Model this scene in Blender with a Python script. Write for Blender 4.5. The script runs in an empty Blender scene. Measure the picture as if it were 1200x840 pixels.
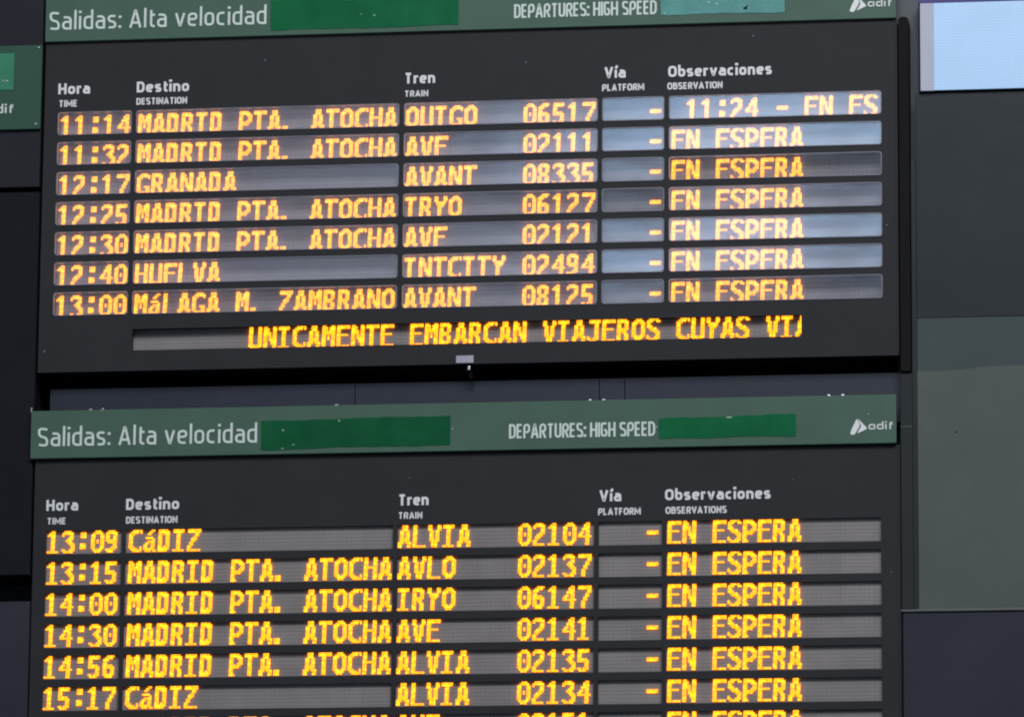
import bpy, bmesh, math, random
from mathutils import Matrix, Vector
random.seed(7)
S = bpy.context.scene
C = S.collection
U = 0.0025          # one board unit in metres
ZB = 5.0            # height of the middle of the boards above the floor

def P(u, v, w=0.0):           # board units (right, down, into the wall) -> metres
    return Vector((u*U, w*U, ZB - v*U))

# ------------------------------------------------------------------ camera
cam_d = bpy.data.cameras.new('camera')
cam = bpy.data.objects.new('camera', cam_d); C.objects.link(cam); S.camera = cam
cam_d.sensor_width = 36; cam_d.lens = 36*6500/1200
cam_d.clip_start = 0.1; cam_d.clip_end = 200
def vec(c): return Vector((c[0], c[2], -c[1]))
right, down, fwd = (0.99103111, -0.00767737, 0.13341061), (-0.02034858, 0.97803589, 0.20744094), (-0.13207297, -0.20829514, 0.96910777)
r_, d_, f_ = vec(right), vec(down), vec(fwd)
M = Matrix((r_, -d_, -f_)).transposed().to_4x4()
M.translation = P(858.474, 1353.918, -6299.2)
cam.matrix_world = M

# ------------------------------------------------------------------ world, lamps, exposure
W = bpy.data.worlds.new('World'); S.world = W; W.use_nodes = True
W.node_tree.nodes['Background'].inputs[0].default_value = (0.62, 0.72, 0.9, 1)
W.node_tree.nodes['Background'].inputs[1].default_value = 0.16
S.view_settings.view_transform = 'Standard'; S.view_settings.look = 'None'
S.view_settings.exposure = 0; S.view_settings.gamma = 1
S.cycles.filter_width = 2.1
def area(name, loc, target, sx, sy, power, col):
    l = bpy.data.lights.new(name, 'AREA'); l.shape = 'RECTANGLE'; l.size = sx; l.size_y = sy
    l.energy = power; l.color = col
    o = bpy.data.objects.new(name, l); C.objects.link(o); o.location = loc
    o.rotation_euler = (Vector(target)-Vector(loc)).to_track_quat('-Z', 'Y').to_euler()
    return o
area('roof_skylight', (3.0, -10.0, 12.3), (0, 0, 5), 8, 4, 1230, (0.97, 0.97, 1.0))
area('end_window_light', (-0.75, -15.75, 10.15), (0, 0, 5.5), 2.3, 1.5, 74, (0.34, 0.58, 0.88))
area('side_window_light', (-2.6, -17.5, 9.75), (0, 0, 5.5), 6.4, 1.5, 50, (0.72, 0.76, 1.0))

# ------------------------------------------------------------------ materials
def srgb(r, g, b, k=1.0):
    f = lambda c: ((c/255+0.055)/1.055)**2.4 if c/255 > 0.04045 else c/255/12.92
    return (f(r)*k, f(g)*k, f(b)*k, 1)
def mat(name, col, rough=0.5, spec=0.5, noise=0.12, nscale=14, bump=0.0, bscale=200, metal=0.0, streak=False):
    m = bpy.data.materials.new(name); m.use_nodes = True
    nt = m.node_tree; N = nt.nodes; L = nt.links; b = N['Principled BSDF']
    tc = N.new('ShaderNodeTexCoord'); no = N.new('ShaderNodeTexNoise')
    no.inputs['Scale'].default_value = nscale; no.inputs['Detail'].default_value = 6; no.inputs['Roughness'].default_value = 0.65
    mp = N.new('ShaderNodeMapping'); mp.inputs['Scale'].default_value = (1, 1, 0.12) if streak else (1, 1, 1)
    L.new(tc.outputs['Object'], mp.inputs[0]); L.new(mp.outputs[0], no.inputs['Vector'])
    hi = [min(1, c*(1+noise)) for c in col[:3]]; lo = [c*(1-noise) for c in col[:3]]
    cr = N.new('ShaderNodeValToRGB'); e = cr.color_ramp.elements
    e[0].position = 0.3; e[1].position = 0.7; e[0].color = (*lo, 1); e[1].color = (*hi, 1)
    L.new(no.outputs['Fac'], cr.inputs[0]); L.new(cr.outputs[0], b.inputs['Base Color'])
    b.inputs['Roughness'].default_value = rough; b.inputs['Specular IOR Level'].default_value = spec
    b.inputs['Metallic'].default_value = metal
    rr = N.new('ShaderNodeMapRange'); rr.inputs['To Min'].default_value = rough*0.85; rr.inputs['To Max'].default_value = min(1, rough*1.2)
    L.new(no.outputs['Fac'], rr.inputs['Value']); L.new(rr.outputs[0], b.inputs['Roughness'])
    if bump:
        n2 = N.new('ShaderNodeTexNoise'); n2.inputs['Scale'].default_value = bscale; n2.inputs['Detail'].default_value = 4
        L.new(tc.outputs['Object'], n2.inputs['Vector'])
        bp = N.new('ShaderNodeBump'); bp.inputs['Strength'].default_value = 1; bp.inputs['Distance'].default_value = bump
        L.new(n2.outputs['Fac'], bp.inputs['Height']); L.new(bp.outputs[0], b.inputs['Normal'])
    return m
K = 1.0
m_face   = mat('charcoal_powder_coat', srgb(48, 49, 51, K), 0.55, 0.12, 0.10, 6, 0.0002, 500)
m_box    = mat('dark_cabinet_paint', srgb(41, 42, 48, K), 0.6, 0.12, 0.12, 5, 0.0002, 400)
m_box2   = mat('black_cabinet_paint', srgb(27, 28, 33, K), 0.6, 0.1, 0.14, 5, 0.0002, 400)
m_navy   = mat('blue_black_paint', srgb(51, 53, 62, K), 0.5, 0.12, 0.12, 4, 0.0002, 400)
m_beam   = mat('blue_steel_beam', srgb(46, 54, 74, 0.55), 0.5, 0.4, 0.2, 5, 0.0003, 120)
m_black  = mat('matt_black', (0.004, 0.004, 0.005, 1), 0.9, 0.1, 0.2, 8)
m_green  = mat('grey_green_film', srgb(76, 103, 89, 1.0), 0.42, 0.15, 0.08, 7, 0.0002, 300)
m_green2 = mat('darker_green_film', srgb(57, 88, 74, 1.0), 0.42, 0.12, 0.08, 7, 0.0002, 300)
def tape_mat(name, col, bump, spec=0.12):
    m = mat(name, col, 0.14, spec, 0.14, 9, bump*0.35, 22)
    return m
m_tape_dk = tape_mat('dark_green_tape', srgb(20, 88, 54), 0.0010)
m_tape_md = tape_mat('green_tape', srgb(23, 102, 62), 0.0008)
m_tape_sh = tape_mat('green_tape_with_reflection', srgb(62, 130, 108), 0.0012, 0.4)  # paler base colour carries the reflection of a bright area
m_tape_lt = tape_mat('pale_green_tape', srgb(58, 132, 100), 0.0010, 0.3)
m_white  = mat('white_lettering', srgb(232, 234, 232, 1.0), 0.5, 0.3, 0.05, 40)
m_white2 = mat('aged_white_lettering', srgb(214, 228, 220, 1.0), 0.5, 0.3, 0.06, 40)
m_tag    = mat('aluminium_tag', srgb(165, 165, 175), 0.35, 0.5, 0.1, 30, metal=0.2)
m_bolt   = mat('zinc_screw', (0.75, 0.75, 0.75, 1), 0.22, 0.6, 0.1, 30, metal=1.0)
m_shadow_speck   = mat('gap_shadow_and_speck_black', (0.008, 0.008, 0.008, 1), 0.65, 0.1, 0.2, 10)  # near-black stands in for the shaded gap; also colours dark specks
m_metal  = mat('grey_aluminium', srgb(94, 98, 103, 0.9), 0.5, 0.2, 0.12, 6, metal=0.1, streak=True)
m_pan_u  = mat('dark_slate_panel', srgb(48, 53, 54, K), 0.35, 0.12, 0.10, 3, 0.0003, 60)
m_refl_band  = mat('reflection_band_grey', srgb(70, 80, 80, K), 0.35, 0.12, 0.08, 3, 0.0003, 60)  # this and the next grey carry reflections on the cabinet as colour
m_refl_low  = mat('reflection_grey_green', srgb(88, 95, 91, K), 0.35, 0.12, 0.07, 3, 0.0003, 60)
m_gap_low    = mat('gap_shadow_grey', srgb(46, 51, 52, K), 0.5, 0.12, 0.1, 4)  # tone of the shaded gap lower down
m_ledge  = mat('grey_metal_ledge', srgb(128, 126, 136), 0.5, 0.3, 0.1, 30)
m_rim    = mat('pale_pane_edge_glint', srgb(120, 120, 130), 0.3, 0.6, 0.1, 30)  # pale colour stands in for the light caught on the pane edges
m_trim   = mat('panel_edge_trim', srgb(76, 82, 82, K), 0.35, 0.5, 0.08, 20)
m_purple = mat('violet_edge_strip', srgb(52, 38, 120, 1.0), 0.4, 0.4, 0.1, 20)

def panel_mat(name, base, lines):
    m = bpy.data.materials.new(name); m.use_nodes = True
    nt = m.node_tree; N = nt.nodes; L = nt.links; b = N['Principled BSDF']
    tc = N.new('ShaderNodeTexCoord'); sp = N.new('ShaderNodeSeparateXYZ'); L.new(tc.outputs['Object'], sp.inputs[0])
    def wave(out, pitch):
        a = N.new('ShaderNodeMath'); a.operation = 'MULTIPLY'; a.inputs[1].default_value = 2*math.pi/(pitch*U); L.new(out, a.inputs[0])
        s = N.new('ShaderNodeMath'); s.operation = 'SINE'; L.new(a.outputs[0], s.inputs[0])
        r = N.new('ShaderNodeMapRange'); r.inputs['From Min'].default_value = -1; r.inputs['From Max'].default_value = 1; L.new(s.outputs[0], r.inputs['Value'])
        return r
    wz = wave(sp.outputs['Z'], 4.4 if lines else 5.5); wx = wave(sp.outputs['X'], 5.5)
    wz.inputs['To Min'].default_value = 0.88 if lines else 0.92; wz.inputs['To Max'].default_value = 1.08 if lines else 1.08
    wx.inputs['To Min'].default_value = 0.97 if lines else 0.94; wx.inputs['To Max'].default_value = 1.03 if lines else 1.05
    mu = N.new('ShaderNodeMath'); mu.operation = 'MULTIPLY'; L.new(wz.outputs[0], mu.inputs[0]); L.new(wx.outputs[0], mu.inputs[1])
    # LED modules differ a little from one another
    sn = N.new('ShaderNodeVectorMath'); sn.operation = 'SNAP'; sn.inputs[1].default_value = (17.55*2*U, 1, 40*U); L.new(tc.outputs['Object'], sn.inputs[0])
    wn = N.new('ShaderNodeTexWhiteNoise'); L.new(sn.outputs[0], wn.inputs['Vector'])
    r2 = N.new('ShaderNodeMapRange'); r2.inputs['To Min'].default_value = 0.93; r2.inputs['To Max'].default_value = 1.06; L.new(wn.outputs['Value'], r2.inputs['Value'])
    m2 = N.new('ShaderNodeMath'); m2.operation = 'MULTIPLY'; L.new(mu.outputs[0], m2.inputs[0]); L.new(r2.outputs[0], m2.inputs[1])
    no = N.new('ShaderNodeTexNoise'); no.inputs['Scale'].default_value = 9; no.inputs['Detail'].default_value = 5; L.new(tc.outputs['Object'], no.inputs['Vector'])
    r3 = N.new('ShaderNodeMapRange'); r3.inputs['To Min'].default_value = 0.8; r3.inputs['To Max'].default_value = 1.2; L.new(no.outputs['Fac'], r3.inputs['Value'])
    m3 = N.new('ShaderNodeMath'); m3.operation = 'MULTIPLY'; L.new(m2.outputs[0], m3.inputs[0]); L.new(r3.outputs[0], m3.inputs[1])
    vm = N.new('ShaderNodeVectorMath'); vm.operation = 'SCALE'; vm.inputs[0].default_value = base[:3]; L.new(m3.outputs[0], vm.inputs['Scale'])
    L.new(vm.outputs[0], b.inputs['Base Color']); b.inputs['Roughness'].default_value = 0.6; b.inputs['Specular IOR Level'].default_value = 0.3
    return m
m_led_lower = panel_mat('unlit_led_matrix', srgb(118, 114, 112, 1.3), True)
m_led_upper = panel_mat('unlit_led_matrix_behind_glass', srgb(108, 103, 103, 2.05), False)

def led_mat(name, strength, a=(1.0, 0.235, 0.007), b=(1.0, 0.325, 0.011)):
    m = bpy.data.materials.new(name); m.use_nodes = True
    nt = m.node_tree; N = nt.nodes; L = nt.links; N.remove(N['Principled BSDF'])
    em = N.new('ShaderNodeEmission'); g = N.new('ShaderNodeNewGeometry')
    mx = N.new('ShaderNodeMix'); mx.data_type = 'RGBA'; mx.inputs['A'].default_value = (*a, 1); mx.inputs['B'].default_value = (*b, 1)
    L.new(g.outputs['Random Per Island'], mx.inputs['Factor'])
    r = N.new('ShaderNodeMapRange'); r.inputs['To Min'].default_value = strength*0.68; r.inputs['To Max'].default_value = strength*1.3
    wn = N.new('ShaderNodeTexWhiteNoise'); wn.noise_dimensions = '1D'
    L.new(g.outputs['Random Per Island'], wn.inputs['W']); L.new(wn.outputs['Value'], r.inputs['Value'])
    L.new(mx.outputs['Result'], em.inputs[0]); L.new(r.outputs[0], em.inputs[1])
    L.new(em.outputs[0], N['Material Output'].inputs[0]); return m
m_led = led_mat('lit_amber_led', 3.4)

def glass_mat():
    m = bpy.data.materials.new('satin_glass'); m.use_nodes = True
    nt = m.node_tree; N = nt.nodes; L = nt.links; N.remove(N['Principled BSDF'])
    tr = N.new('ShaderNodeBsdfTransparent'); tr.inputs[0].default_value = (0.96, 0.97, 0.98, 1)
    gl = N.new('ShaderNodeBsdfGlossy'); gl.inputs['Roughness'].default_value = 0.15; gl.inputs[0].default_value = (1, 1, 1, 1)
    df = N.new('ShaderNodeBsdfDiffuse'); df.inputs[0].default_value = (0.8, 0.82, 0.9, 1)
    fr = N.new('ShaderNodeFresnel'); fr.inputs[0].default_value = 1.5
    a = N.new('ShaderNodeMath'); a.operation = 'MULTIPLY_ADD'; a.inputs[1].default_value = 1.0; a.inputs[2].default_value = 0.015; L.new(fr.outputs[0], a.inputs[0])
    m1 = N.new('ShaderNodeMixShader'); m1.inputs[0].default_value = 0.02; L.new(tr.outputs[0], m1.inputs[1]); L.new(df.outputs[0], m1.inputs[2])
    m2 = N.new('ShaderNodeMixShader'); L.new(a.outputs[0], m2.inputs[0]); L.new(m1.outputs[0], m2.inputs[1]); L.new(gl.outputs[0], m2.inputs[2])
    tc = N.new('ShaderNodeTexCoord'); no = N.new('ShaderNodeTexNoise'); no.inputs['Scale'].default_value = 4.5; no.inputs['Detail'].default_value = 2
    L.new(tc.outputs['Object'], no.inputs['Vector'])
    bp = N.new('ShaderNodeBump'); bp.inputs['Strength'].default_value = 1; bp.inputs['Distance'].default_value = 0.0028
    L.new(no.outputs['Fac'], bp.inputs['Height']); L.new(bp.outputs[0], gl.inputs['Normal'])
    L.new(m2.outputs[0], N['Material Output'].inputs[0]); return m
m_glass = glass_mat()

def screen_mat(name, col, strength):
    m = bpy.data.materials.new(name); m.use_nodes = True
    nt = m.node_tree; N = nt.nodes; L = nt.links; b = N['Principled BSDF']
    b.inputs['Base Color'].default_value = (0.03, 0.03, 0.03, 1); b.inputs['Roughness'].default_value = 0.4
    tc = N.new('ShaderNodeTexCoord'); no = N.new('ShaderNodeTexNoise'); no.inputs['Scale'].default_value = 7; no.inputs['Detail'].default_value = 5
    L.new(tc.outputs['Object'], no.inputs['Vector'])
    r = N.new('ShaderNodeMapRange'); r.inputs['To Min'].default_value = strength*0.9; r.inputs['To Max'].default_value = strength*1.1
    L.new(no.outputs['Fac'], r.inputs['Value'])
    sp = N.new('ShaderNodeSeparateXYZ'); L.new(tc.outputs['Object'], sp.inputs[0]); prev = r.outputs[0]
    for ax in ('X', 'Z'):
        a = N.new('ShaderNodeMath'); a.operation = 'MULTIPLY'; a.inputs[1].default_value = 2*math.pi/(3.6*U); L.new(sp.outputs[ax], a.inputs[0])
        si = N.new('ShaderNodeMath'); si.operation = 'SINE'; L.new(a.outputs[0], si.inputs[0])
        ma = N.new('ShaderNodeMath'); ma.operation = 'MULTIPLY_ADD'; ma.inputs[1].default_value = 0.05; ma.inputs[2].default_value = 1.0; L.new(si.outputs[0], ma.inputs[0])
        mm = N.new('ShaderNodeMath'); mm.operation = 'MULTIPLY'; L.new(prev, mm.inputs[0]); L.new(ma.outputs[0], mm.inputs[1]); prev = mm.outputs[0]
    L.new(prev, b.inputs['Emission Strength'])
    b.inputs['Emission Color'].default_value = col; return m
m_screen = screen_mat('lit_pale_blue_screen', (0.38, 0.60, 0.92, 1), 0.88)
m_strip  = screen_mat('lit_lavender_margin', (0.42, 0.44, 0.60, 1), 0.72)

# ------------------------------------------------------------------ mesh helpers
def tag(o, label=None, cat=None, group=None, kind=None):
    if label: o['label'] = label
    if cat: o['category'] = cat
    if group: o['group'] = group
    if kind: o['kind'] = kind
    return o
def link(name, me, m, parent=None, loc=None):
    me.materials.clear(); me.materials.append(m)
    o = bpy.data.objects.new(name, me); C.objects.link(o)
    if parent is not None:
        o.parent = parent
        pl = world_loc[parent.name]
        if loc is None: loc = pl
        o.location = loc - pl; world_loc[o.name] = loc
    else:
        o.location = loc or Vector((0, 0, 0)); world_loc[o.name] = Vector(o.location)
    return o
world_loc = {}
def empty(name, loc):
    o = bpy.data.objects.new(name, None); C.objects.link(o); o.location = loc; world_loc[o.name] = Vector(loc); o.empty_display_size = 0.1
    return o
def mesh_from(verts, faces, org):
    me = bpy.data.meshes.new('mesh'); me.from_pydata([tuple(P(*v)-org) for v in verts], [], faces); me.validate(); me.update()
    return me
def box_mesh(u0, u1, v0, v1, w0, w1, bev=0.4, org=Vector((0, 0, 0))):
    bm = bmesh.new()
    vs = [bm.verts.new(P(u, v, w)-org) for u in (u0, u1) for v in (v0, v1) for w in (w0, w1)]
    for f in ((0, 1, 3, 2), (4, 6, 7, 5), (0, 4, 5, 1), (2, 3, 7, 6), (0, 2, 6, 4), (1, 5, 7, 3)):
        bm.faces.new([vs[i] for i in f])
    bmesh.ops.recalc_face_normals(bm, faces=bm.faces)
    if bev: bmesh.ops.bevel(bm, geom=list(bm.edges), offset=bev*U, segments=2, affect='EDGES', profile=0.6)
    me = bpy.data.meshes.new('mesh'); bm.to_mesh(me); bm.free(); return me
def box(name, u0, u1, v0, v1, w0, w1, m, parent=None, bev=0.4):
    org = P((u0+u1)/2, v1, w0) if parent is None else world_loc[parent.name]
    return link(name, box_mesh(u0, u1, v0, v1, w0, w1, bev, org), m, parent, org)
def rrect(u0, u1, v0, v1, r, n=5):
    pts = []
    for cu, cv, a0 in ((u1-r, v0+r, -90), (u1-r, v1-r, 0), (u0+r, v1-r, 90), (u0+r, v0+r, 180)):
        for k in range(n+1):
            a = math.radians(a0 + 90*k/n); pts.append((cu+r*math.cos(a), cv+r*math.sin(a)))
    return pts
def curve_plate(loops, w0, w1, bev, org):      # filled plate with holes, front at w0, back at w1
    cu = bpy.data.curves.new('c', 'CURVE'); cu.dimensions = '2D'; cu.fill_mode = 'BOTH'
    cu.extrude = (w1-w0)/2*U - bev*U; cu.bevel_depth = bev*U; cu.bevel_resolution = 1
    cu.offset = -bev*U if bev else 0
    for lp in loops:
        s = cu.splines.new('POLY'); s.points.add(len(lp)-1); s.use_cyclic_u = True
        for i, (u, v) in enumerate(lp): s.points[i].co = (u*U, -v*U, 0, 1)
    o = bpy.data.objects.new('c', cu); C.objects.link(o)
    dg = bpy.context.evaluated_depsgraph_get(); me = bpy.data.meshes.new_from_object(o.evaluated_get(dg))
    bpy.data.objects.remove(o); bpy.data.curves.remove(cu)
    wm = (w0+w1)/2
    for vtx in me.vertices:
        x, y, z = vtx.co
        vtx.co = Vector((x, wm*U - z, ZB + y)) - org
    # mirrored mapping is a rotation, normals stay right
    me.update(); return me

# ------------------------------------------------------------------ stroke lettering (condensed sans)
def rounded(pts, r, closed=False, n=5):
    if r <= 0: return list(pts)
    out = []; m = len(pts)
    for i in range(m):
        p = Vector(pts[i])
        if not closed and i in (0, m-1): out.append(tuple(p)); continue
        a = Vector(pts[i-1]); b = Vector(pts[(i+1) % m])
        d1 = (a-p); d2 = (b-p); l1, l2 = d1.length, d2.length
        rr = min(r, l1*(0.5 if (closed or i > 1) else 0.98), l2*(0.5 if (closed or i < m-2) else 0.98))
        A = p + d1/l1*rr; B = p + d2/l2*rr
        for k in range(n+1):
            t = k/n; out.append(tuple((1-t)**2*A + 2*t*(1-t)*p + t*t*B))
    return out
def glyph(ch, t):
    """strokes [(pts, radius, closed)], width; y up, cap height 1, x-height 0.72"""
    h = t/2; T = 1-h; X = 0.74; xt = X-h; R = 0.22
    W = {'M': .68, 'i': 0, 'l': 0, 'I': 0, 'í': 0, ':': 0, '.': 0, 't': .26, 'f': .26, 'r': .26, 'E': .36, 'F': .36, 'T': .44, 'L': .36, 'v': .42, 'V': .5, 'A': .52, 'O': .48, 'm': .7, 's': .34, 'S': .42, 'c': .34, 'H': .46, 'N': .48}.get(ch, .42 if ch.isupper() else .38)
    w = W; s = []
    if ch == 'A': s = [([(0, 0), (w/2-.02, T), (w/2+.02, T), (w, 0)], 0, 0), ([(.12*w+.02, .28), (.88*w-.02, .28)], 0, 0)]
    elif ch == 'B': s = [([(0, 0), (0, 1)], 0, 0), ([(h, .53), (w*.9, .53), (w*.9, T), (h, T)], .16, 0), ([(h, h), (w, h), (w, .53), (w*.9, .53)], .16, 0)]
    elif ch == 'D': s = [([(h, h), (w, h), (w, T), (h, T)], .26, 0), ([(0, 0), (0, 1)], 0, 0)]
    elif ch == 'E': s = [([(w, T), (0, T), (0, h), (w, h)], 0, 0), ([(h, .5), (w*.9, .5)], 0, 0)]
    elif ch == 'F': s = [([(w, T), (0, T), (0, 0)], 0, 0), ([(h, .5), (w*.9, .5)], 0, 0)]
    elif ch == 'G': s = [([(w, T-.02), (w*.55, T), (0, T), (0, h), (w, h), (w, .48), (w*.5, .48)], .22, 0)]
    elif ch == 'H': s = [([(0, 0), (0, 1)], 0, 0), ([(w, 0), (w, 1)], 0, 0), ([(h, .5), (w-h, .5)], 0, 0)]
    elif ch in 'Il': s = [([(0, 0), (0, 1.0 if ch == 'I' else 1.08)], 0, 0)]
    elif ch == 'L': s = [([(0, 1), (0, h), (w, h)], 0, 0)]
    elif ch == 'M': s = [([(0, 0), (0, T), (.04, T), (w/2, .25), (w-.04, T), (w, T), (w, 0)], 0, 0)]
    elif ch == 'N': s = [([(0, 0), (0, T), (.04, T), (w-.04, h), (w, h), (w, 1)], 0, 0)]
    elif ch == 'O': s = [([(0, h), (w, h), (w, T), (0, T)], .24, 1)]
    elif ch == 'P': s = [([(0, 0), (0, T), (w, T), (w, .42), (h, .42)], .22, 0)]
    elif ch == 'R': s = [([(0, 0), (0, T), (w, T), (w, .46), (h, .46)], .22, 0), ([(w*.5, .44), (w+.02, 0)], 0, 0)]
    elif ch == 'S': s = [([(w, T-.04), (w*.6, T), (0, T), (0, .55), (w, .45), (w, h), (w*.4, h), (0, h+.04)], .24, 0)]
    elif ch == 'T': s = [([(0, T), (w, T)], 0, 0), ([(w/2, 0), (w/2, T-h)], 0, 0)]
    elif ch == 'U': s = [([(0, 1), (0, h), (w, h), (w, 1)], .24, 0)]
    elif ch == 'V': s = [([(0, 1), (w/2-.02, h), (w/2+.02, h), (w, 1)], 0, 0)]
    elif ch == 'a': s = [([(.05*w, xt), (w, xt), (w, 0)], .2, 0), ([(w-h, .43), (0, .43), (0, h), (w-h, h)], .18, 0)]
    elif ch == '@': s = [([(w, X), (w, 0)], 0, 0), ([(w-h, xt), (0, xt), (0, h), (w-h, h)], .2, 0)]
    elif ch == 'b': s = [([(0, 1.08), (0, h), (w, h), (w, xt), (h, xt)], .2, 0)]
    elif ch == 'c': s = [([(w, xt), (0, xt), (0, h), (w, h)], .22, 0)]
    elif ch == 'd': s = [([(w, 1.08), (w, 0)], 0, 0), ([(w-h, xt), (0, xt), (0, h), (w-h, h)], .2, 0)]
    elif ch == 'e': s = [([(h, .38), (w, .38), (w, xt), (0, xt), (0, h), (w*.95, h)], .2, 0)]
    elif ch == 'i': s = [([(0, 0), (0, X)], 0, 0), ([(0, .9), (0, .9+t*1.1)], 0, 0)]
    elif ch == 'í': s = [([(0, 0), (0, X)], 0, 0), ([(-.02, .86), (.12, 1.12)], 0, 0)]
    elif ch == 'n': s = [([(0, 0), (0, X)], 0, 0), ([(h, xt), (w, xt), (w, 0)], .2, 0)]
    elif ch == 'o': s = [([(0, h), (w, h), (w, xt), (0, xt)], .2, 1)]
    elif ch == 'r': s = [([(0, 0), (0, X)], 0, 0), ([(h, xt-.04), (w*.5, xt), (w, xt)], .1, 0)]
    elif ch == 's': s = [([(w, xt), (0, xt), (0, .42), (w, .33), (w, h), (0, h)], .16, 0)]
    elif ch == 't': s = [([(w*.25, .95), (w*.25, h), (w, h)], .14, 0), ([(0, xt), (w*.25-h, xt)], 0, 0), ([(w*.25+h, xt), (w, xt)], 0, 0)]
    elif ch == 'v': s = [([(0, X), (w/2-.02, h), (w/2+.02, h), (w, X)], 0, 0)]
    elif ch == 'f': s = [([(w, T), (w*.35, T), (w*.35, 0)], .16, 0), ([(0, xt), (w*.35-h, xt)], 0, 0), ([(w*.35+h, xt), (w*.95, xt)], 0, 0)]
    elif ch == ':': s = [([(0, .02), (0, .02+t*1.15)], 0, 0), ([(0, .56), (0, .56+t*1.15)], 0, 0)]
    # heavier dots for i and colon
    return s, w
def ribbon(bm, pts, t, closed, fn):
    pts = [Vector(p) for p in pts]
    q = [pts[0]]
    for p in pts[1:]:
        if (p-q[-1]).length > 1e-5: q.append(p)
    if closed and (q[0]-q[-1]).length < 1e-5: q.pop()
    m = len(q); L = []; Rr = []
    for i, p in enumerate(q):
        a = q[i-1] if (i > 0 or closed) else None; b = q[(i+1) % m] if (i < m-1 or closed) else None
        d1 = (p-a).normalized() if a is not None else None; d2 = (b-p).normalized() if b is not None else None
        if d1 is None: d1 = d2
        if d2 is None: d2 = d1
        n1 = Vector((-d1.y, d1.x)); n2 = Vector((-d2.y, d2.x)); n = (n1+n2)
        n = n.normalized() if n.length > 1e-6 else n1
        k = min(1.6, 1/max(0.4, n.dot(n1)))
        L.append(p+n*t/2*k); Rr.append(p-n*t/2*k)
    top = [[bm.verts.new(fn(x.x, x.y, 0)) for x in s] for s in (L, Rr)]
    bot = [[bm.verts.new(fn(x.x, x.y, 1)) for x in s] for s in (L, Rr)]
    rng = range(m if closed else m-1)
    for i in rng:
        j = (i+1) % m
        bm.faces.new((top[0][i], top[1][i], top[1][j], top[0][j]))
        for s in (0, 1): 
            f = (top[s][i], top[s][j], bot[s][j], bot[s][i])
            bm.faces.new(f if s == 0 else f[::-1])
    if not closed:
        for i in (0, m-1):
            f = (top[0][i], top[1][i], bot[1][i], bot[0][i]); bm.faces.new(f if i else f[::-1])
def lettering(name, s, u0, u1, vb, cap, weight, w, m, parent, gap=None, slope=0.0, thick=0.5):
    """write s from u0 to u1 with its baseline at v=vb, cap height in units, raised on plane w"""
    t = weight; gap = gap if gap is not None else .10
    x = t/2; items = []
    for ch in s:
        if ch == ' ': x += .30; items.append(None); continue
        g, wd = glyph(ch, t); items.append((g, x, ch)); x += wd + t + gap - (.07 if ch in 'rt' else 0)
    total = x - gap - t/2
    sx = (u1-u0)/total; tt = t
    org = world_loc[parent.name]; k = 0; words = [[]]
    for it in items:
        if it is None: words.append([])
        else: words[-1].append(it)
    for wd_ in words:
        bm = bmesh.new()
        for g, gx, ch in wd_:
            for pts, r, closed in g:
                k += 1; dz = 0.03*(k % 4)
                pp = rounded(pts, r, bool(closed))
                q = [((gx+p[0])*sx, p[1]*cap) for p in pp]
                dot = 1.25 if (ch in 'i:' and len(pts) == 2 and abs(pts[0][1]-pts[1][1]) < .4) else 1.0
                ribbon(bm, q, tt*cap*1.06*dot*min(1.0, (sx/cap)**0.5), bool(closed),
                       lambda a, b, d: P(u0+a, vb-b+slope*a, w-thick-dz+(thick+dz)*d)-org)
        me = bpy.data.meshes.new('mesh'); bm.to_mesh(me); bm.free()
        link(name, me, m, parent, org)

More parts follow.
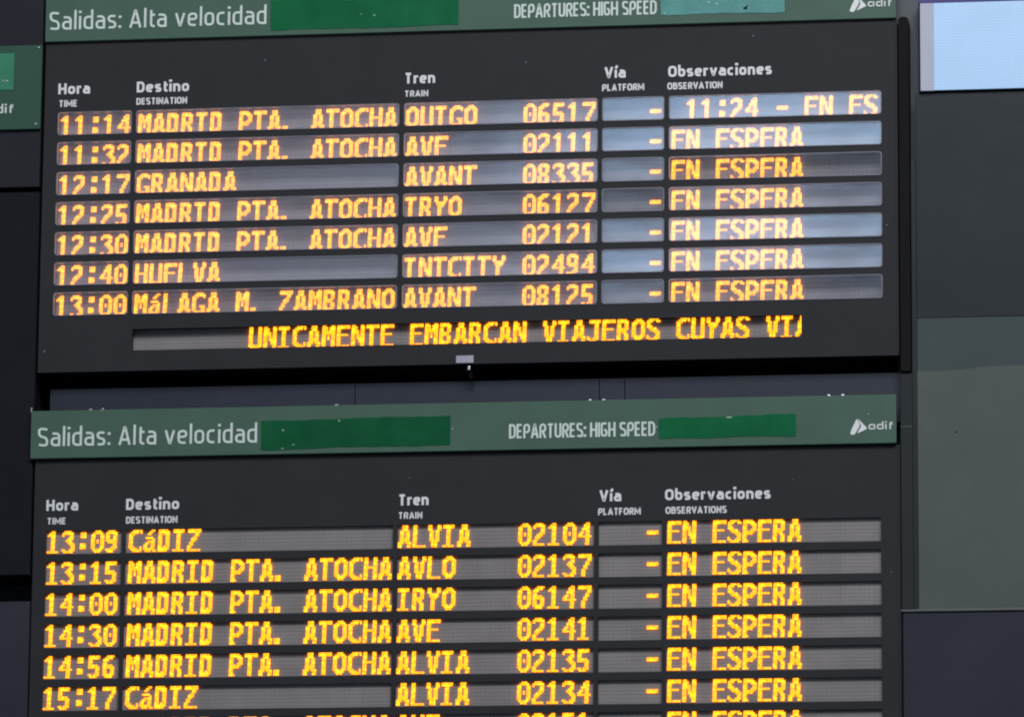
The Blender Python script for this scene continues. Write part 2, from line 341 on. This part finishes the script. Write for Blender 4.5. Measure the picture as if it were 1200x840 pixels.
# ------------------------------------------------------------------ LED font, 7 x 12
F = {
'0': "..###..|.#####.|##...##|##...##|##...##|##.#.##|##.#.##|##...##|##...##|##...##|.#####.|..###..",
'1': "..##...|.###...|####...|..##...|..##...|..##...|..##...|..##...|..##...|..##...|..##...|######.",
'2': ".####..|######.|#...##.|....##.|....##.|...###.|..###..|.###...|.##....|##.....|##.....|######.",
'3': ".####..|######.|#...##.|....##.|...###.|..###..|...###.|....###|.....##|.....##|##..###|.#####.",
'4': "....##.|...###.|...###.|..####.|..#.##.|.##.##.|##..##.|#######|....##.|....##.|....##.|....##.",
'5': "######.|######.|##.....|##.....|##.....|#####..|######.|....##.|....##.|....##.|##.###.|.####..",
'6': "..####.|.####..|###....|##.....|##.....|#####..|######.|##..##.|##..##.|##..##.|######.|.####..",
'7': "#######|#######|.....##|.....##|....##.|....##.|...##..|...##..|..##...|..##...|..##...|..##...",
'8': ".####..|######.|##..##.|##..##.|##..##.|.####..|.####..|##..##.|##..##.|##..##.|######.|.####..",
'9': ".####..|######.|##..##.|##..##.|##..##.|######.|.#####.|....##.|....##.|...###.|#####..|.###...",
':': ".......|..###..|..###..|..###..|.......|.......|.......|..###..|..###..|..###..|.......|.......",
'-': ".......|.......|.......|.......|.......|.######|.######|.......|.......|.......|.......|.......",
'.': ".......|.......|.......|.......|.......|.......|.......|.......|.......|###....|###....|###....",
'A': "..###..|..###..|..###..|.##.##.|.##.##.|.##.##.|.##.##.|.#####.|.#####.|###.###|##...##|##...##",
'B': "#####..|######.|##..##.|##..##.|##..##.|#####..|#####..|##..##.|##..##.|##..##.|######.|#####..",
'C': "..#####|.####.#|###....|##.....|##.....|##.....|##.....|##.....|##.....|###...#|.####.#|..#####",
'D': "#####..|######.|##.###.|##..##.|##..##.|##..##.|##..##.|##..##.|##..##.|##.###.|######.|#####..",
'E': "#######|#######|##.....|##.....|##.....|######.|##.....|##.....|##.....|##.....|##.....|#######",
'F': "#######|#######|##.....|##.....|##.....|######.|##.....|##.....|##.....|##.....|##.....|##.....",
'G': "..####.|.######|###...#|##.....|##.....|##.....|##.....|##..###|##...##|##...##|.######|..####.",
'H': "##...##|##...##|##...##|##...##|##...##|#######|##...##|##...##|##...##|##...##|##...##|##...##",
'I': "######.|######.|..##...|..##...|..##...|..##...|..##...|..##...|..##...|..##...|..##...|######.",
'J': ".######|.######|....##.|....##.|....##.|....##.|....##.|....##.|....##.|#...##.|##.###.|.####..",
'L': "##.....|##.....|##.....|##.....|##.....|##.....|##.....|##.....|##.....|##.....|##.....|#######",
'M': "##...##|###.###|###.###|#######|#######|##.#.##|##.#.##|##.#.##|##...##|##...##|##...##|##...##",
'N': "##...##|###..##|###..##|####.##|####.##|##.#.##|##.####|##.####|##..###|##..###|##...##|##...##",
'O': "..###..|.#####.|###.###|##...##|##...##|##...##|##...##|##...##|##...##|###.###|.#####.|..###..",
'P': "#####..|######.|##..###|##...##|##...##|##..###|######.|#####..|##.....|##.....|##.....|###....",
'R': "#####..|######.|##..##.|##..##.|##..##.|######.|#####..|##.##..|##..##.|##..##.|##..##.|##..##.",
'S': ".#####.|###..##|##.....|##.....|###....|.####..|..####.|....###|.....##|#....##|##..###|.#####.",
'T': "#######|#######|..##...|..##...|..##...|..##...|..##...|..##...|..##...|..##...|..##...|..##...",
'U': "##...##|##...##|##...##|##...##|##...##|##...##|##...##|##...##|##...##|##...##|#######|.#####.",
'V': "##...##|##...##|##...##|.##.##.|.##.##.|.##.##.|.##.##.|.##.##.|.#####.|..###..|..###..|..###..",
'Y': "##...##|##...##|##...##|.#####.|.#####.|..###..|..##...|..##...|..##...|..##...|..##...|..##...",
'Z': "#######|#######|....##.|....##.|...##..|..###..|..##...|.##....|.##....|##.....|##.....|#######",
'á': "....##.|...##..|..##...|.......|.####..|.....#.|..####.|.##.##.|##..##.|##..##.|######.|.###.##",
}
PITCH = 2.19
# the panes are not quite parallel to one another (degrees, by row and column)
TILT = [[-.1, .3, .9, .5, .1], [-.3, -.2, -.2, -.1, -.1], [.7, -.1, -.1, 1.2, 2.5], [.4, .9, 1.4, 1.9, .9],
        [.6, .3, .5, .2, -.5], [.3, -.7, .1, -.8, -.5], [.6, .7, .5, .3, .9]]
char_cache = {}
def char_mesh(ch, clip_cols=7):
    if (ch, clip_cols) in char_cache: return char_cache[(ch, clip_cols)]
    V = []; Fc = []; b, tp, bk = 1.03, 0.62, 0.8
    g = F[ch].split('|'); assert len(g) == 12 and all(len(r) == 7 for r in g), ch
    for r in range(12):
        for c in range(clip_cols):
            if g[r][c] != '#': continue
            cu = (c+.5)*PITCH + (5.5-r)*0.045*PITCH; cv = (r+.5)*PITCH; k = len(V)
            for (q, ww) in ((b, -1.1), (tp, -2.0), (bk, -.45)):
                for du, dv in ((-1, -1), (1, -1), (1, 1), (-1, 1)):
                    V.append(((cu+du*q)*U, ww*U, -(cv+dv*q)*U))
            Fc += [(k+4, k+7, k+6, k+5)] + [(k+a, k+4+a, k+4+(a+1) % 4, k+(a+1) % 4) for a in range(4)]
            Fc += [(k+8, k+9, k+10, k+11)] + [(k+8+a, k+a, k+(a+1) % 4, k+8+(a+1) % 4) for a in range(4)]
    me = bpy.data.meshes.new('led_character'); me.from_pydata(V, [], Fc); me.update(); me.materials.append(m_led)
    char_cache[(ch, clip_cols)] = me; return me
def led_text(s, ustart, vtop, w, parent, clip=None):
    org = world_loc[parent.name]
    for i, ch in enumerate(s):
        if ch == ' ': continue
        u = ustart + i*8*PITCH; cc = 7
        if clip: cc = max(0, min(7, int((clip[1]-u)/PITCH)))
        if cc == 0: continue
        o = bpy.data.objects.new('led_character', char_mesh(ch, cc)); C.objects.link(o)
        o.parent = parent; o.location = P(u, vtop, w) - org

# ------------------------------------------------------------------ a departure board
def board(loc_label, upper):
    vb0, vb1 = (-397.6, 5.4) if upper else (111.0, 520.0)
    uL, uR = -567.2, 453.6
    root = empty('departure_board', P(0, vb1, 0))
    tag(root, loc_label, 'departure board', 'departure boards hung one above the other')
    cols = [(-550.4, -460.3), (-454.9, -137.2), (-131.3, 99.9), (105.3, 178.8), (184.4, 434.7)]
    if not upper: cols = [(-551.8, -461.2), (-456.6, -138.5), (-133.2, 97.9), (103.0, 177.2), (182.2, 431.3)]
    cells = []
    if upper:
        data = [("11:14", "MADRID PTA. ATOCHA", "OUIGO", "06517"), ("11:32", "MADRID PTA. ATOCHA", "AVE", "02111"),
                ("12:17", "GRANADA", "AVANT", "08335"), ("12:25", "MADRID PTA. ATOCHA", "IRYO", "06127"),
                ("12:30", "MADRID PTA. ATOCHA", "AVE", "02121"), ("12:40", "HUELVA", "INTCITY", "02494"),
                ("13:00", "MáLAGA M. ZAMBRANO", "AVANT", "08125")]
        vt = lambda r: -312.0+36.8*r; hh = 28.3; dep = 18.0; rad = 3.4; tofs = 0.0; sh = -2.5
    else:
        data = [("13:09", "CáDIZ", "ALVIA", "02104"), ("13:15", "MADRID PTA. ATOCHA", "AVLO", "02137"),
                ("14:00", "MADRID PTA. ATOCHA", "IRYO", "06147"), ("14:30", "MADRID PTA. ATOCHA", "AVE", "02141"),
                ("14:56", "MADRID PTA. ATOCHA", "ALVIA", "02135"), ("15:17", "CáDIZ", "ALVIA", "02134"),
                ("15:45", "MADRID PTA. ATOCHA", "AVE", "02151")]
        vt = lambda r: 196.0+37.15*r; hh = 27.9; dep = 5.0; rad = 0.5; tofs = -0.3; sh = -1.0
    tx = [(-550.9, -455.9, -131.8, 9.4, 158.0, 185.8), (-551.0, -453.2, -132.9, 8.6, 157.0, 183.4)][0 if upper else 1]
    loops = [[(uL, vb0), (uR, vb0), (uR, vb1), (uL, vb1)]]
    holes = []
    for r in range(7):
        for c, (a, b) in enumerate(cols): holes.append((r, c, a, b, vt(r), vt(r)+hh))
    if upper: holes.append((7, 1, -454.0, 339.8, -45.0, -19.4))
    for h in holes: loops.append(rrect(h[2], h[3], h[4], h[5], rad if h[0] < 7 else .6)[::-1])
    org = world_loc[root.name]
    link('face_panel', curve_plate(loops, 0, 4, 0, org), m_face, root, org)
    # cabinet behind the face: side walls, top, bottom and back, left open where the windows are
    bm = bmesh.new()
    def bx(u0, u1, v0, v1, w0, w1):
        me = box_mesh(u0, u1, v0, v1, w0, w1, 0, org); bm.from_mesh(me); bpy.data.meshes.remove(me)
    bx(uL+.3, uL+4, vb0+.3, vb1-.3, 4.2, 70); bx(uR-4, uR-.3, vb0+.3, vb1-.3, 4.2, 70)
    bx(uL+4.2, uR-4.2, vb0+.3, vb0+4, 4.2, 70); bx(uL+4.2, uR-4.2, vb1-4, vb1-.3, 4.2, 70); bx(uL+.4, uR-.4, vb0+.4, vb1-.4, 70.2, 73)
    me = bpy.data.meshes.new('mesh'); bm.to_mesh(me); bm.free(); link('cabinet_shell', me, m_box2, root, org)
    bc = box('bottom_lip', uL+.2, uR-.2, vb1-2.2, vb1+.4, -1.6, -.1, m_face, root, .3) if upper else None
    box('edge_trim', uR-2.6, uR-.3, vb0+1, vb1-3, -1.2, -.1, m_face, root, .3)
    # display windows
    for (r, c, a, b, v0, v1) in holes:
        d = dep if r < 7 else 12.0
        glazed = upper and r < 7
        # open-backed recess liner
        mg = 1.2; bm = bmesh.new()
        mt = 4.0 if glazed else mg
        A = [(a-mg, v0-mt), (b+mg, v0-mt), (b+mg, v1+mg), (a-mg, v1+mg)]
        v = [bm.verts.new(P(x, y, 4.1)-org) for x, y in A] + [bm.verts.new(P(x, y, d+1)-org) for x, y in A]
        for i in range(4): bm.faces.new((v[i], v[(i+1) % 4], v[4+(i+1) % 4], v[4+i]))
        me = bpy.data.meshes.new('mesh'); bm.to_mesh(me); bm.free()
        cell = link('display_window', me, m_box2, root, org)
        ptop = v0-.1 if glazed else v0-mg+.3
        if glazed: box('matrix_ledge', a-mg+.2, b+mg-.2, v0-3.9, v0-.9, d, d+.8, m_ledge, cell, 0)
        box('led_matrix', a-mg+.2, b+mg-.2, ptop, v1+mg-.2, d, d+.8, m_led_upper if glazed else m_led_lower, cell, 0)
        vis = (a-5, b+.2) if glazed else (a-2, b-.3)
        vtop = v0 + tofs
        if r == 7:
            led_text("UNICAMENTE EMBARCAN VIAJEROS CUYAS VIA", -315.5, -46.8, d, cell, (a, 339.7))
        elif c == 0: led_text(data[r][0], tx[0], vtop, d, cell)
        elif c == 1: led_text(data[r][1], tx[1], vtop, d, cell)
        elif c == 2:
            s = data[r][2]; led_text(s + ' '*(8-len(s)), tx[2], vtop, d, cell)
            led_text(data[r][3], tx[3], vtop, d, cell)
        elif c == 3: led_text('-', tx[4], vtop, d, cell)
        else:
            if upper and r == 0: led_text("11:24 - EN ES", 203.2, vtop, d, cell)
            else: led_text("EN ESPERA", tx[5], vtop, d, cell)
        if glazed:
            ctr = P((a+b)/2, (v0+v1)/2, 1)
            me = curve_plate([rrect(a+.25, b-.25, v0+.25, v1-.25, rad-.2)], -0.3, 1.5, 0.45, ctr)
            for p in me.polygons: p.use_smooth = False
            g = link('glass_pane', me, m_glass, cell, ctr)
            g.rotation_euler = (math.radians(TILT[r][c]), 0, math.radians(random.uniform(-.12, .12)))
            ring = curve_plate([rrect(a-.1, b+.1, v0-.1, v1+.1, rad+.1), rrect(a+.9, b-.9, v0+.9, v1-.9, rad-.7)[::-1]], -0.9, 2.5, 0, org)
            link('window_rim', ring, m_rim, cell, org)
    # column headings
    if upper:
        H = [('Hora', -550.9, -511.9, -334.3, 13.2, 'TIME', -549.8, -527.1, -318.6, 8.2), ('Destino', -455.2, -391.4, -334.0, 13.2, 'DESTINATION', -455.2, -393.6, -318.8, 8.2),
             ('Tren', -131.5, -94.6, -335.8, 13.2, 'TRAIN', -131.3, -102.6, -319.7, 7.6), ('Vía', 107.6, 133.0, -336.0, 13.2, 'PLATFORM', 105.0, 155.0, -320.2, 8.2),
             ('Observaciones', 183.4, 306.2, -335.3, 13.2, 'OBSERVATION', 182.5, 247.8, -320.0, 8.2)]
    else:
        H = [('Hora', -552.5, -514.1, 172.0, 13.0, 'TIME', -551.3, -528.4, 188.3, 7.8), ('Destino', -456.8, -393.1, 172.5, 13.2, 'DESTINATION', -456.4, -394.9, 188.8, 8.2),
             ('Tren', -132.8, -96.9, 172.8, 13.2, 'TRAIN', -132.6, -104.1, 188.6, 7.8), ('Vía', 103.8, 129.7, 172.1, 13.2, 'PLATFORM', 102.5, 152.4, 188.2, 8.2),
             ('Observaciones', 180.6, 303.8, 171.9, 12.8, 'OBSERVATIONS', 181.3, 252.6, 188.0, 8.2)]
    for s1, a1, b1, y1, c1, s2, a2, b2, y2, c2 in H:
        lettering('column_heading', s1, a1, b1, y1, c1, .20, -.15, m_white, root)
        lettering('column_subheading', s2, a2, b2, y2, c2, .19, -.15, m_white, root, gap=.08)
    # green header strip
    h0, h1, hu0, hu1, hw = (-478.0, -398.6, -567.6, 453.2, -5.0) if upper else (53.2, 110.2, -572.0, 450.2, -7.0)
    hd = box('header_strip', hu0, hu1, h0, h1, hw, -.3, m_green, root, .5)
    yb = -412.8 if upper else 96.0
    lettering('heading_word', 'Salidas: Alta velocidad', -562.6 if upper else -563.2, -298.4 if upper else -300.5, yb, 22.3, .115, hw-.1, m_white2, hd, gap=.13)
    lettering('heading_word', 'DEPARTURES: HIGH SPEED', .2 if upper else -1.6, 170 if upper else 169.5, -411.0 if upper else 97.0, 17.2, .15, hw-.1, m_white2, hd, gap=.09)
    def tape(q, m, label, wob=1.2):
        # strip of tape with a slightly uneven outline and real thickness
        (ax, ay), (bx_, by), (cx, cy), (dx, dy) = q; n = 26; V = []; Fc = []
        rnd = random.Random(int(ax*10)); j = [rnd.uniform(-1, 1) for _ in range(60)]
        for i in range(n+1):
            t = i/n; e = 0 if i in (0, n) else 1
            wv = math.sin(t*9+ax)*0.7
            V.append((ax+(bx_-ax)*t, ay+(by-ay)*t+e*wob*(.35*j[i]+.5*wv), hw-.55-.15*math.sin(t*17)**2))
            V.append((dx+(cx-dx)*t, dy+(cy-dy)*t+e*wob*(.3*j[i+29]+.5*math.cos(t*8+ax)), hw-.55-.12*math.sin(t*13+1)**2))
        for i in range(n): Fc.append((2*i, 2*i+1, 2*i+3, 2*i+2))
        N0 = len(V); V += [(u, v, hw-.02) for u, v, w in V]
        for i in range(n):
            Fc.append((2*i, 2*i+2, N0+2*i+2, N0+2*i)); Fc.append((2*i+1, N0+2*i+1, N0+2*i+3, 2*i+3))
        Fc.append((0, N0, N0+1, 1)); Fc.append((2*n, 2*n+1, N0+2*n+1, N0+2*n))
        o = link('tape_patch', mesh_from(V, Fc, org), m, hd, org); o['label'] = label; return o
    if upper:
        tape([(-293.7, -442.5), (-66.8, -439.5), (-66.6, -405.0), (-293.1, -404.3)], m_tape_md, 'long dark green tape patch after the Spanish heading')
        tape([(175.1, -433.0), (321.9, -432.5), (321.8, -409.3), (175.1, -409.9)], m_tape_sh, 'shiny green tape patch, teal reflection in its colour, after the English heading')
    else:
        tape([(-296.0, 70.6), (-71.2, 68.2), (-70.9, 102.8), (-295.6, 105.0)], m_tape_dk, 'long dark green tape patch after the Spanish heading')
        tape([(173.6, 76.6), (333.8, 74.0), (333.7, 100.2), (173.7, 100.2)], m_tape_md, 'bright green tape patch after the English heading')
    # operator's mark: two leaves and the word
    oy = -506.9 if upper else 0; ox = 1.8 if upper else 0
    def leaf(pts, r):
        pp = rounded([(p[0], -p[1]) for p in pts], r, True, 4); n = len(pp)
        V = [(x+ox, -y+oy, hw-.7) for x, y in pp] + [(x+ox, -y+oy, hw-.05) for x, y in pp]
        return V, [tuple(range(n))[::-1]] + [(i, (i+1) % n, n+(i+1) % n, n+i) for i in range(n)]
    V, Fc = leaf([(404.4, 81.0), (408.2, 87.8), (407.2, 91.0), (401.6, 100.4), (396.4, 99.6), (398.2, 94.2)], 2.2)
    V2, F2 = leaf([(405.6, 80.6), (416.8, 93.2), (404.6, 98.8), (409.8, 90.0), (408.4, 87.0)], 1.6)
    V2 = [(u, v, w-.03) for u, v, w in V2]
    Fc += [tuple(i+len(V) for i in f) for f in F2]; V += V2
    link('emblem', mesh_from(V, Fc, org), m_white, hd, org)
    lettering('emblem_text', '@dif', 417.4+ox, 447.2+ox, 94.1+oy, 8.4, .17, hw-.1, m_white, hd, gap=.05)
    # screw heads along the top edge
    if not upper:
        for su in (-501.3, -486.9, -207.0, 92.9, 109.0, 372.3, 388.2):
            box('screw', su-1.6, su+1.6, 52.0+random.uniform(-.3, .2), 53.6, -6.2, -4.4, m_bolt, root, .4)
        box('corner_clip', -573.2, -571.8, 48.5, 54.5, -5, -2, m_bolt, root, .3)
    return root
def fleck(parent, u, v, w, su, sv, m, seed):
    rnd = random.Random(seed); org = world_loc[parent.name]; n = 9; V = []
    for k in range(n):
        a = 2*math.pi*k/n; r = rnd.uniform(.6, 1.1); V.append((u+su*r*math.cos(a), v+sv*r*math.sin(a), w))
    V += [(u, v, w-.35)]; V += [(x, y, z+.4) for x, y, z in V[:n]]
    Fc = [(n, (k+1) % n, k) for k in range(n)] + [(k, (k+1) % n, n+1+(k+1) % n, n+1+k) for k in range(n)]
    return link('fleck', mesh_from(V, Fc, org), m, parent, org)
top_board = board('upper departure board with glazed rows starting at 11:14 and a scrolling bottom line', True)
low_board = board('lower charcoal departure board with unglazed grey rows starting at 13:09', False)

# latch and tag at the foot of the upper board
lt = box('name_plate', -65.9, -45.2, -4.2, 4.6, -2.6, -1.7, m_tag, top_board, .2); lt['label'] = 'small bare aluminium plate on the lower edge'
lk = box('lock_bracket', -55.2, -49.0, 5.9, 13.0, 4, 10, m_box2, top_board, .8)
box('lock_barrel', -52.5, -49.6, 7.5, 12.5, 1, 3.9, m_bolt, lk, .6)
box('lock_cam', -51.5, -47.0, 14.0, 22.0, 5, 9, m_black, lk, .8)

# ------------------------------------------------------------------ beam between the two boards, dark wall behind
bmroot = tag(box('steel_beam', -557, 466, 21, 80, 24, 44, m_beam, None, .6), 'dark blue steel beam running behind the gap between the two boards', 'beam')
for bu in (100, 130, -190): box('joint_line', bu, bu+.9, 22, 60, 23.4, 23.9, m_black, bmroot, 0)
box('back_wall', -1000, 900, -700, 700, 150, 170, m_black, None, 0)['kind'] = 'structure'

# ------------------------------------------------------------------ neighbouring boards on the left
def cabinet(label, name, v0, v1, u1, m, cat, face=None):
    o = empty(name, P(-800, v1, 0)); tag(o, label, cat)
    box('housing', -1000, u1, v0, v1, 3.2, 70, m_box2, o, .8)
    box('front_panel', -1000, u1-.4, v0+.5, v1-.5, 0, 3, m, o, .5)
    return o
ls = cabinet('dark cabinet with a green header, cut off at the left beside the upper board', 'neighbour_board', -560, -221.0, -571.2, m_box, 'display board')
gs = box('green_header', -1000, -571.0, -395.0, -291.5, -5, -.3, m_green2, ls, .5)
org = world_loc[gs.name]
tp = box('tape_patch', -760, -604.6, -385.6, -340.2, -5.8, -5.1, m_tape_lt, gs, .35)
lettering('emblem_text', '@dif', -637.5, -602.8, -311.6, 10.4, .17, -5.1, m_white, gs, gap=.05)
for (su, sv) in ((-575, -391.5), (-576, -297), (-617.5, -351.5), (-612.8, -351.0)):
    box('screw', su-1, su+1, sv-1, sv+1, -6.6, -5.9, m_bolt, gs, .3)
cabinet('plain near-black cabinet at the left edge beside the upper board and its gap', 'side_cabinet', -215.5, 248.0, -570.6, m_box2, 'cabinet')
cabinet('plain blue-black cabinet at the bottom left beside the lower board', 'side_cabinet', 279.0, 560.0, -569.0, m_navy, 'cabinet')
tag(box('steel_beam', -1000, -580, 240, 300, 80, 100, m_beam, None, .6), 'short blue beam behind the gap between the left cabinets', 'beam')

# ------------------------------------------------------------------ right-hand side: gap shadow, column, wall cabinet, lit screen
import itertools
gap_shadow = empty('gap_shadow_strip', P(461, 306, 0)); tag(gap_shadow, 'narrow black gap shadow built as a solid strip beside the upper board', 'gap_shadow')  # shadow in the gap beside the board, built as a solid strip
org = world_loc[gap_shadow.name]
pp = [(u, 24.0) if v > 0 else (u, v) for u, v in rrect(454.9, 467.2, -401.5, 60, 5.0)]
me = curve_plate([[p for p in pp]], 2, 30, 0.4, org); link('gap_shadow_body', me, m_shadow_speck, gap_shadow, org)
col = empty('metal_column', P(470, 560, 30)); tag(col, 'grey aluminium upright, reflection in its upper colour, between the shadow strip and the lit screen', 'column')
box('column_bright', 450, 479.5, -560, -230, 34, 60, m_metal, col, 1.5)  # fading reflection put into a paler upper and darker lower piece
box('column_dim', 450, 474.5, -229.5, 304, 34, 60, m_pan_u, col, 1.5)
wc = empty('glazed_cabinet', P(560, 306, 0)); tag(wc, 'tall grey green cabinet right of the boards, its reflections coloured in as bands', 'cabinet')
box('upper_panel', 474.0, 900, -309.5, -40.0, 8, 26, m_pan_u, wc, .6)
box('reflection_band', 474.0, 900, -39.6, 26.0, 8.4, 26, m_refl_band, wc, .6)  # lighter band is a reflection given as panel colour
# lower reflection as a paler panel, its curved upper edge cut into the shape
org = world_loc[wc.name]
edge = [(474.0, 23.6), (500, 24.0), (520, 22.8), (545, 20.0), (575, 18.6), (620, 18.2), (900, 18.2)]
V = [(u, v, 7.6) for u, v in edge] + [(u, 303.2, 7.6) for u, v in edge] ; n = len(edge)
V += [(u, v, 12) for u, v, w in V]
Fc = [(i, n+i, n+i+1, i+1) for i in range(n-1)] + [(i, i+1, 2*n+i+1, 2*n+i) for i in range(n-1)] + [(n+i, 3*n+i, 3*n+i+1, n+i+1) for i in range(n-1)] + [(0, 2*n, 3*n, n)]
link('lower_reflection', mesh_from(V, Fc, org), m_refl_low, wc, org)
box('gap_shadow_lower', 454.1, 467.9, 25, 303, 6, 30, m_gap_low, wc, .8)  # gap shadow continued downwards as a dark grey strip
box('inner_stile', 468.0, 473.8, -230, 303, 9, 30, m_pan_u, wc, .4)
box('stile_joint', 454.1, 467.6, 88.6, 89.6, 5.4, 5.9, m_trim, wc, 0)
box('bottom_trim', 451.6, 900, 303.6, 306.2, 4, 20, m_trim, wc, .4)
sc = empty('lit_screen', P(560, -311, 0)); tag(sc, 'pale blue lit screen at the top right above the dark cabinet', 'screen')
box('housing', 478.6, 900, -424.0, -310.2, 4.2, 33, m_box2, sc, .5)
box('screen_glass', 496.6, 900, -416.8, -311.6, 1.5, 4, m_screen, sc, .3)
box('margin_strip', 480.8, 496.4, -416.8, -311.2, 1.0, 4, m_strip, sc, .3)
box('top_edge_strip', 478.8, 900, -423.6, -417.2, .5, 4, m_purple, sc, .3)
cab = empty('low_cabinet', P(600, 560, 0)); tag(cab, 'blue-black cabinet at the bottom right below the grey green cabinet', 'cabinet')
box('housing', 453.4, 900, 307.2, 560, 9.2, 70, m_box2, cab, .5)
box('front_panel', 455.6, 900, 307.8, 559, 6, 9, m_navy, cab, .6)

# ------------------------------------------------------------------ chips, air bubbles with glints put in as white flecks, and specks
def child(root, name): return [c for c in root.children if c.name.split('.')[0] == name][0]
uh, lh = child(top_board, 'header_strip'), child(low_board, 'header_strip')
for i, (u, v, a, b) in enumerate([(-168, -419.5, 1.1, .9), (-200, -440.2, 1.6, .6), (-186, -439.8, 1.2, .6), (-184, -421.5, 1.5, .4), (-90, -438.9, 2.0, .5), (232, -424, 1.4, .9), (241, -421.5, 1.6, .7), (179.5, -411.8, 1.2, .8), (404, -431, 1, 1)]):
    fleck(uh, u, v, -5.8, a, b, m_white2, i)
fleck(uh, 275.5, -415.2, -5.8, 2.6, 2.4, m_shadow_speck, 40); fleck(uh, 277.5, -417.6, -5.85, 1.4, 1.2, m_shadow_speck, 41)
for i, (u, v, a, b) in enumerate([(-203, 72.2, 1.5, .7), (-269.5, 82.0, 1.6, .7), (-257, 99.5, 1.8, .5), (-270, 103.8, 2.4, .5), (-68.5, 84.5, .8, .8), (256, 76.8, 4.2, .6), (171.6, 86.5, .7, 1.0), (418, 76, .7, .7)]):
    fleck(lh, u, v, -7.85, a, b, m_white2, 60+i)
face = top_board
for i, (u, v) in enumerate([(284, -383), (14, -358), (-300, -370), (440, -150), (-560, -20)]): fleck(face, u, v, -.1, .7, 1.0, m_tag, 80+i)
for i, (u, v) in enumerate([(-120, 140), (330, 150), (443, 260)]): fleck(low_board, u, v, -.1, .7, .6, m_tag, 90+i)
fleck(wc, 519, 96, 7.4, 1.6, 1.3, m_shadow_speck, 99)
